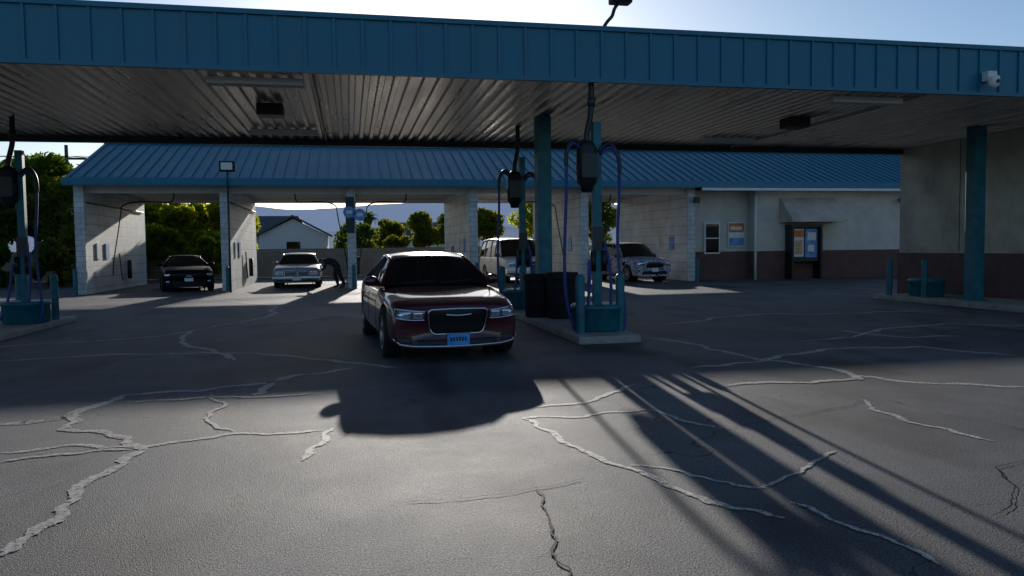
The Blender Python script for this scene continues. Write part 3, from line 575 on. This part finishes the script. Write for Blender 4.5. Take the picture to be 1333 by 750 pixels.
def front_sedan(e,patch,ftube,fy,hw,L):
    patch('grille_opening',-.385,.385,lambda x:.40+ .06*max(0,abs(x)-.3)/.085,lambda x:.715,M_black,.004,14,5)
    fr=[(-.30,.385),(.30,.385),(.355,.41),(.385,.47),(.405,.66),(.40,.70),(.37,.725),(0,.735),(-.37,.725),(-.40,.70),(-.405,.66),(-.385,.47),(-.355,.41)]
    ftube('grille_frame',fr,.014,M_chrome,True,.012)
    for z in np.linspace(.43,.69,9): ftube('grille_mesh',[(-.38,z),(-.2,z),(0,z),(.2,z),(.38,z)],.0035,M_black,False,.009)
    for x in np.linspace(-.34,.34,15): ftube('grille_mesh_v',[(x,.42),(x,.56),(x,.70)],.003,M_black,False,.009)
    ftube('winged_badge',[(-.17,.655),(-.06,.645),(0,.643),(.06,.645),(.17,.655)],.012,M_chrome,False,.02)
    patch('headlight_housing',.45,.835,lambda x:.575+.05*(x-.45)/.385,lambda x:.70+.035*(x-.45)/.385,M_headin,.005,10,4,True)
    patch('headlight_lens',.475,.60,lambda x:.60,lambda x:.69,M_head,.010,5,3,True)
    patch('headlight_outer',.64,.79,lambda x:.61,lambda x:.70,M_head,.010,5,3,True)
    for s in(-1,1): ftube('headlight_drl',[(s*.455,.70),(s*.6,.712),(s*.75,.728),(s*.83,.735)],.010,M_head,False,.012)
    for s in(-1,1): ftube('headlight_drl_low',[(s*.455,.585),(s*.6,.585),(s*.75,.6),(s*.825,.62)],.008,M_head,False,.012)
    patch('lower_intake',-.55,.55,.245,.315,M_black,.004,14,3)
    patch('fog_recess',.62,.82,.27,.36,M_black,.004,6,3,True)
    ftube('lower_chrome',[(-.86,.33),(-.78,.265),(-.62,.235),(-.3,.228),(0,.226),(.3,.228),(.62,.235),(.78,.265),(.86,.33)],.012,M_chrome,False,.012)
    y=fy(0,.36)-.03
    box('licence_plate',-.155,.155,y-.012,y,.235,.39,M_plate,e,.004)
    boxes('plate_characters',[(-.115+.04*k,-.09+.04*k,y-.016,y-.013,.29,.345) for k in range(6)],M_darksteel,e)
    boxes('plate_frame',[(-.165,.165,y-.02,y-.001,.39,.402),(-.165,.165,y-.02,y-.001,.223,.235)],M_chrome,e)
M_maroon=mat('maroon_paint',(.065,.003,.012),.3,coat=1.,spec=.3)
sedan=dict(L=5.04,W=1.90,H=1.485,zb=.2,paint=M_maroon,wr=.36,fo=.92,wb=3.05,kf=.26,shd=.085,spokes=10,bp=(2.95,3.6),
 prof=[(0,.69,.86),(.02,.745,.90),(.10,.80,.93),(.4,.87,.965),(.95,.93,.985),(1.5,.985,.99),(1.75,1.0,.995),(2.6,1.0,1.0),(3.8,1.03,1.0),(4.35,1.06,.985),(4.9,1.06,.95),(5.0,1.0,.91),(5.04,.9,.88)],
 gh=dict(z=.99,d=(1.55,2.3,3.55,4.4),w=(.83,.60)),front=front_sedan)
vehicle('maroon_sedan',(1.25,12.75,0),math.radians(4),sedan)

def front_sport(e,patch,ftube,fy,hw,L):
    patch('grille',-.62,.62,.50,.68,M_black,.005,12,3); patch('headlight',.66,.86,.60,.70,M_head,.008,6,3,True)
    patch('lower_intake',-.6,.6,.25,.38,M_rubber,.005,12,3); y=fy(0,.45); box('licence_plate',-.155,.155,y-.03,y-.01,.40,.55,M_wp,e)
    patch('fog_lamp',.68,.80,.36,.42,M_head,.007,4,2,True); ftube('badge',[(-.09,.6),(.09,.6)],.02,M_chrome,False,.02)
    for s in(-1,1): ftube('splitter',[(0,.2),(s*.5,.2),(s*.8,.22)],.02,M_darksteel,False,.015)
M_blackp=mat('black_paint',(.005,.005,.007),.5,coat=.1,spec=.08)
sport=dict(L=4.79,W=1.92,H=1.39,zb=.19,paint=M_blackp,wr=.35,fo=.95,wb=2.72,kf=.3,bp=(3.0,),trim=M_black,doors=(1.8,3.1),handles=(2.8,),
 prof=[(0,.66,.86),(.03,.74,.90),(.2,.83,.95),(.8,.93,.98),(1.6,.98,.98),(2.6,.97,1.0),(3.6,1.0,1.0),(4.3,1.05,.98),(4.7,1.03,.94),(4.79,.9,.9)],
 gh=dict(z=.96,d=(1.65,2.45,3.2,4.3),w=(.82,.56)),front=front_sport)
vehicle('black_coupe',(-6.6,33.6,0),math.radians(14),sport)

def front_classic(e,patch,ftube,fy,hw,L):
    patch('grille_left',.06,.46,.48,.72,M_headin,.008,6,3,True)
    for k in range(9):
        for s in(-1,1): ftube('grille_bar',[(s*(.08+.045*k),.49),(s*(.08+.045*k),.71)],.006,M_chrome,False,.014)
    for s in(-1,1): ftube('grille_surround',[(s*.05,.47),(s*.47,.47),(s*.47,.73),(s*.05,.73)],.014,M_chrome,True,.014)
    for s in(-1,1):
        for xx in(.57,.74): patch('headlight',min(s*xx-.07,s*xx+.07),max(s*xx-.07,s*xx+.07),.55,.69,M_head,.012,4,4); ftube('headlight_bezel',[(s*xx-.08,.54),(s*xx+.08,.54),(s*xx+.08,.70),(s*xx-.08,.70)],.010,M_chrome,True,.016)
    y=fy(0,.4)-.02
    b=box('chrome_bumper',-.93,.93,y-.12,y+.1,.34,.47,M_chrome,e,.04); box('bumper_rub_strip',-.9,.9,y-.135,y-.122,.39,.42,M_black,e)
    box('licence_plate',-.155,.155,y-.15,y-.137,.33,.48,M_wp,e)
    patch('valance',-.8,.8,.24,.33,M_black,.004,10,2)
    tube('hood_ornament',[(0,fy(0,.74)+.1,.80),(0,fy(0,.74)+.1,.88)],.008,M_chrome,e,False)
M_bluep=mat('pale_blue_paint',(.20,.27,.36),.45,coat=.2,spec=.3)
classic=dict(L=5.3,W=1.9,H=1.42,zb=.24,paint=M_bluep,wr=.34,fo=.95,wb=2.95,kf=.06,shd=.05,bp=(3.1,),
 prof=[(0,.76,.96),(.02,.79,.975),(.1,.84,.985),(.8,.92,.99),(1.8,.97,.99),(2.8,.97,1.0),(4.2,.98,1.0),(5.1,.95,.98),(5.27,.93,.96),(5.3,.85,.95)],
 gh=dict(z=.94,d=(1.75,2.3,3.5,4.0),w=(.82,.64)),front=front_classic)
vehicle('classic_sedan',(-2.15,34.7,0),math.radians(1),classic)

def front_van(e,patch,ftube,fy,hw,L):
    patch('grille',-.48,.48,.68,.94,M_black,.006,10,3); ftube('grille_bar',[(-.48,.81),(0,.81),(.48,.81)],.02,M_chrome,False,.02)
    patch('headlight',.52,.84,.72,.92,M_head,.008,6,3,True)
    y=fy(0,.45); box('bumper',-.95,.95,y-.1,y+.15,.42,.62,M_chrome,e,.04); box('licence_plate',-.155,.155,y-.115,y-.102,.44,.58,M_wp,e)
    patch('lower_valance',-.8,.8,.3,.4,M_black,.004,8,2)
M_vanp=mat('white_van_paint',(.75,.75,.73),.4,coat=.3)
van=dict(L=5.0,W=1.97,H=1.98,zb=.28,paint=M_vanp,wr=.36,fo=.95,wb=2.85,kf=.1,shd=.06,bp=(1.9,2.8,4.0),bpm=M_vanp,mir=M_black,trim=M_black,handles=(2.3,),doors=(1.35,2.6,3.9),
 prof=[(0,.95,.93),(.03,1.0,.96),(.3,1.07,.98),(.8,1.14,.99),(1.4,1.2,1.0),(4.8,1.2,1.0),(4.97,1.15,.98),(5.0,1.0,.97)],
 gh=dict(z=1.15,d=(.85,1.6,4.75,4.97),w=(.93,.78)),front=front_van)
vehicle('white_van',(7.3,34.6,0),math.radians(4),van)

def front_suv(e,patch,ftube,fy,hw,L):
    patch('grille',-.42,.42,.62,.86,M_black,.006,10,3); ftube('grille_frame',[(-.43,.61),(.43,.61),(.46,.87),(-.46,.87)],.014,M_chrome,True,.014)
    patch('headlight',.50,.82,.72,.86,M_head,.008,6,3,True); patch('lower_intake',-.6,.6,.34,.48,M_rubber,.005,10,3)
    y=fy(0,.5); box('licence_plate',-.155,.155,y-.03,y-.01,.45,.6,M_wp,e)
M_camo=camo_mat()
suv=dict(L=4.6,W=1.86,H=1.72,zb=.25,paint=M_camo,wr=.36,fo=.9,wb=2.65,kf=.2,shd=.08,bp=(2.5,3.5),mir=M_black,bpm=M_camo,
 prof=[(0,.82,.88),(.03,.9,.92),(.2,.98,.96),(.9,1.06,.98),(1.4,1.09,.99),(3.9,1.12,1.0),(4.5,1.1,.96),(4.6,.95,.93)],
 gh=dict(z=1.06,d=(1.25,1.95,4.1,4.5),w=(.83,.64)),front=front_suv)
vehicle('patterned_suv',(12.2,32.6,0),math.radians(10),suv)

# ------------------------------------------------------------ person bending beside the classic sedan
def person():
    e=empty('person',(-.50,31.5,0))
    J={};Ed=[]
    def j(n,co,r,par=None,lab='c'):
        J[n]=(Vector(co),r,lab)
        if par: Ed.append((par,n))
    j('pel',(0,0,.90),.175,None,'p'); j('sp1',(-.12,0,1.0),.165,'pel','s'); j('sp2',(-.25,0,1.08),.175,'sp1','s'); j('che',(-.38,0,1.13),.185,'sp2','s'); j('nk',(-.49,0,1.14),.07,'che','k')
    j('hd0',(-.56,0,1.13),.085,'nk','k'); j('hd',(-.65,0,1.10),.105,'hd0','h'); j('hd2',(-.72,0,1.06),.08,'hd','h')
    for s,kx,fx in((1,-.10,.02),(-1,.13,.26)):
        t=str(s); j('hip'+t,(0.01,s*.10,.84),.13,'pel','p'); j('kn'+t,(kx,s*.13,.49),.088,'hip'+t,'p'); j('cf'+t,((kx+fx)/2+.03,s*.13,.30),.08,'kn'+t,'p'); j('an'+t,(fx,s*.13,.09),.055,'cf'+t,'f'); j('to'+t,(fx-.19,s*.15,.04),.04,'an'+t,'f')
        j('sh'+t,(-.41,s*.18,1.10),.085,'che','s'); j('el'+t,(-.48,s*.24,.84),.058,'sh'+t,'s'); j('wr'+t,(-.66,s*.17,.68),.034,'el'+t,'k'); j('pm'+t,(-.71,s*.15,.63),.034,'wr'+t,'k')
        for q,(dx,dy,l) in enumerate(((-.03,.03,.075),(-.035,.012,.085),(-.035,-.008,.08),(-.03,-.026,.065))):
            j('f%d'%q+t,(-.71+dx,s*.15+dy,.60),.010,'pm'+t,'k'); j('g%d'%q+t,(-.71+dx-.01,s*.15+dy,.60-l*.55),.009,'f%d'%q+t,'k'); j('h%d'%q+t,(-.71+dx+.01,s*.15+dy,.60-l),.008,'g%d'%q+t,'k')
        j('th'+t,(-.675,s*.11,.625),.012,'pm'+t,'k'); j('ti'+t,(-.685,s*.10,.58),.010,'th'+t,'k')
    names=list(J); idx={n:i for i,n in enumerate(names)}
    me=bpy.data.meshes.new('body'); me.from_pydata([J[n][0] for n in names],[(idx[a],idx[b]) for a,b in Ed],[])
    o=bpy.data.objects.new('body',me); COL.objects.link(o)
    sk=o.modifiers.new('skin','SKIN')
    for n in names: d=me.skin_vertices[0].data[idx[n]]; d.radius=(J[n][1],J[n][1]); d.use_root=(n=='pel')
    su=o.modifiers.new('sub','SUBSURF'); su.levels=2; su.render_levels=2
    dg=bpy.context.evaluated_depsgraph_get(); m2=bpy.data.meshes.new_from_object(o.evaluated_get(dg)); o.modifiers.clear(); o.data=m2
    mats={'s':mat('dark_shirt',(.02,.022,.03),.9),'p':mat('dark_jeans',(.015,.018,.03),.9),'k':mat('skin',(.35,.20,.14),.55),'f':mat('shoe',(.03,.03,.03),.7),'h':mat('hair',(.02,.014,.01),.8)}
    keys=list(mats); m2.materials.clear()
    for k in keys: m2.materials.append(mats[k])
    for p in m2.polygons:
        c=p.center; n=min(names,key=lambda q:(J[q][0]-c).length-J[q][1]); l=J[n][2]
        if l=='h' and (c.z<1.04 or (c.x<-.70 and c.z<1.10)): l='k'
        p.material_index=keys.index(l); p.use_smooth=True
    o.parent=e
    obj_from('nose',*ell((-.765,0,1.01),(.02,.014,.02)),mats['k'],e,True)
    for s in(-1,1):
        obj_from('ear',*ell((-.63,s*.10,1.075),(.028,.012,.035)),mats['k'],e,True); obj_from('eye',*ell((-.765,s*.032,1.045),(.012,.012,.01)),M_white,e,True)
person()

# ------------------------------------------------------------ light, sky, camera
w=bpy.data.worlds.new('World'); scene.world=w; w.use_nodes=True; nt=w.node_tree; bg=nt.nodes['Background']
sky=nt.nodes.new('ShaderNodeTexSky'); sky.sky_type='NISHITA'; sky.sun_disc=False; sky.sun_elevation=SUN_EL; sky.sun_rotation=SUN_AZ
sky.altitude=600; sky.air_density=1.0; sky.dust_density=1.1; sky.ozone_density=3.2
nt.links.new(sky.outputs[0],bg.inputs[0]); bg.inputs[1].default_value=.12
sd=bpy.data.lights.new('sun','SUN'); sd.energy=4.8; sd.angle=math.radians(.53); sd.color=(1,.94,.86)
so=bpy.data.objects.new('sun',sd); COL.objects.link(so)
D=Vector((math.sin(SUN_AZ)*math.cos(SUN_EL),math.cos(SUN_AZ)*math.cos(SUN_EL),math.sin(SUN_EL)))
so.rotation_euler=D.to_track_quat('Z','Y').to_euler(); so.location=(0,0,30)
cam=bpy.data.cameras.new('camera'); co=bpy.data.objects.new('camera',cam); COL.objects.link(co); scene.camera=co
cam.sensor_width=36; cam.lens=36*1000/1333; cam.clip_end=20000; cam.clip_start=.05
Mx=Matrix.Rotation(math.radians(-11.9),4,'Z')@Matrix.Rotation(math.radians(90-3.03),4,'X')@Matrix.Rotation(math.radians(-.7),4,'Z')
co.matrix_world=Matrix.Translation((0,0,1.55))@Mx
scene.view_settings.view_transform='Standard'; scene.view_settings.look='None'; scene.view_settings.exposure=0
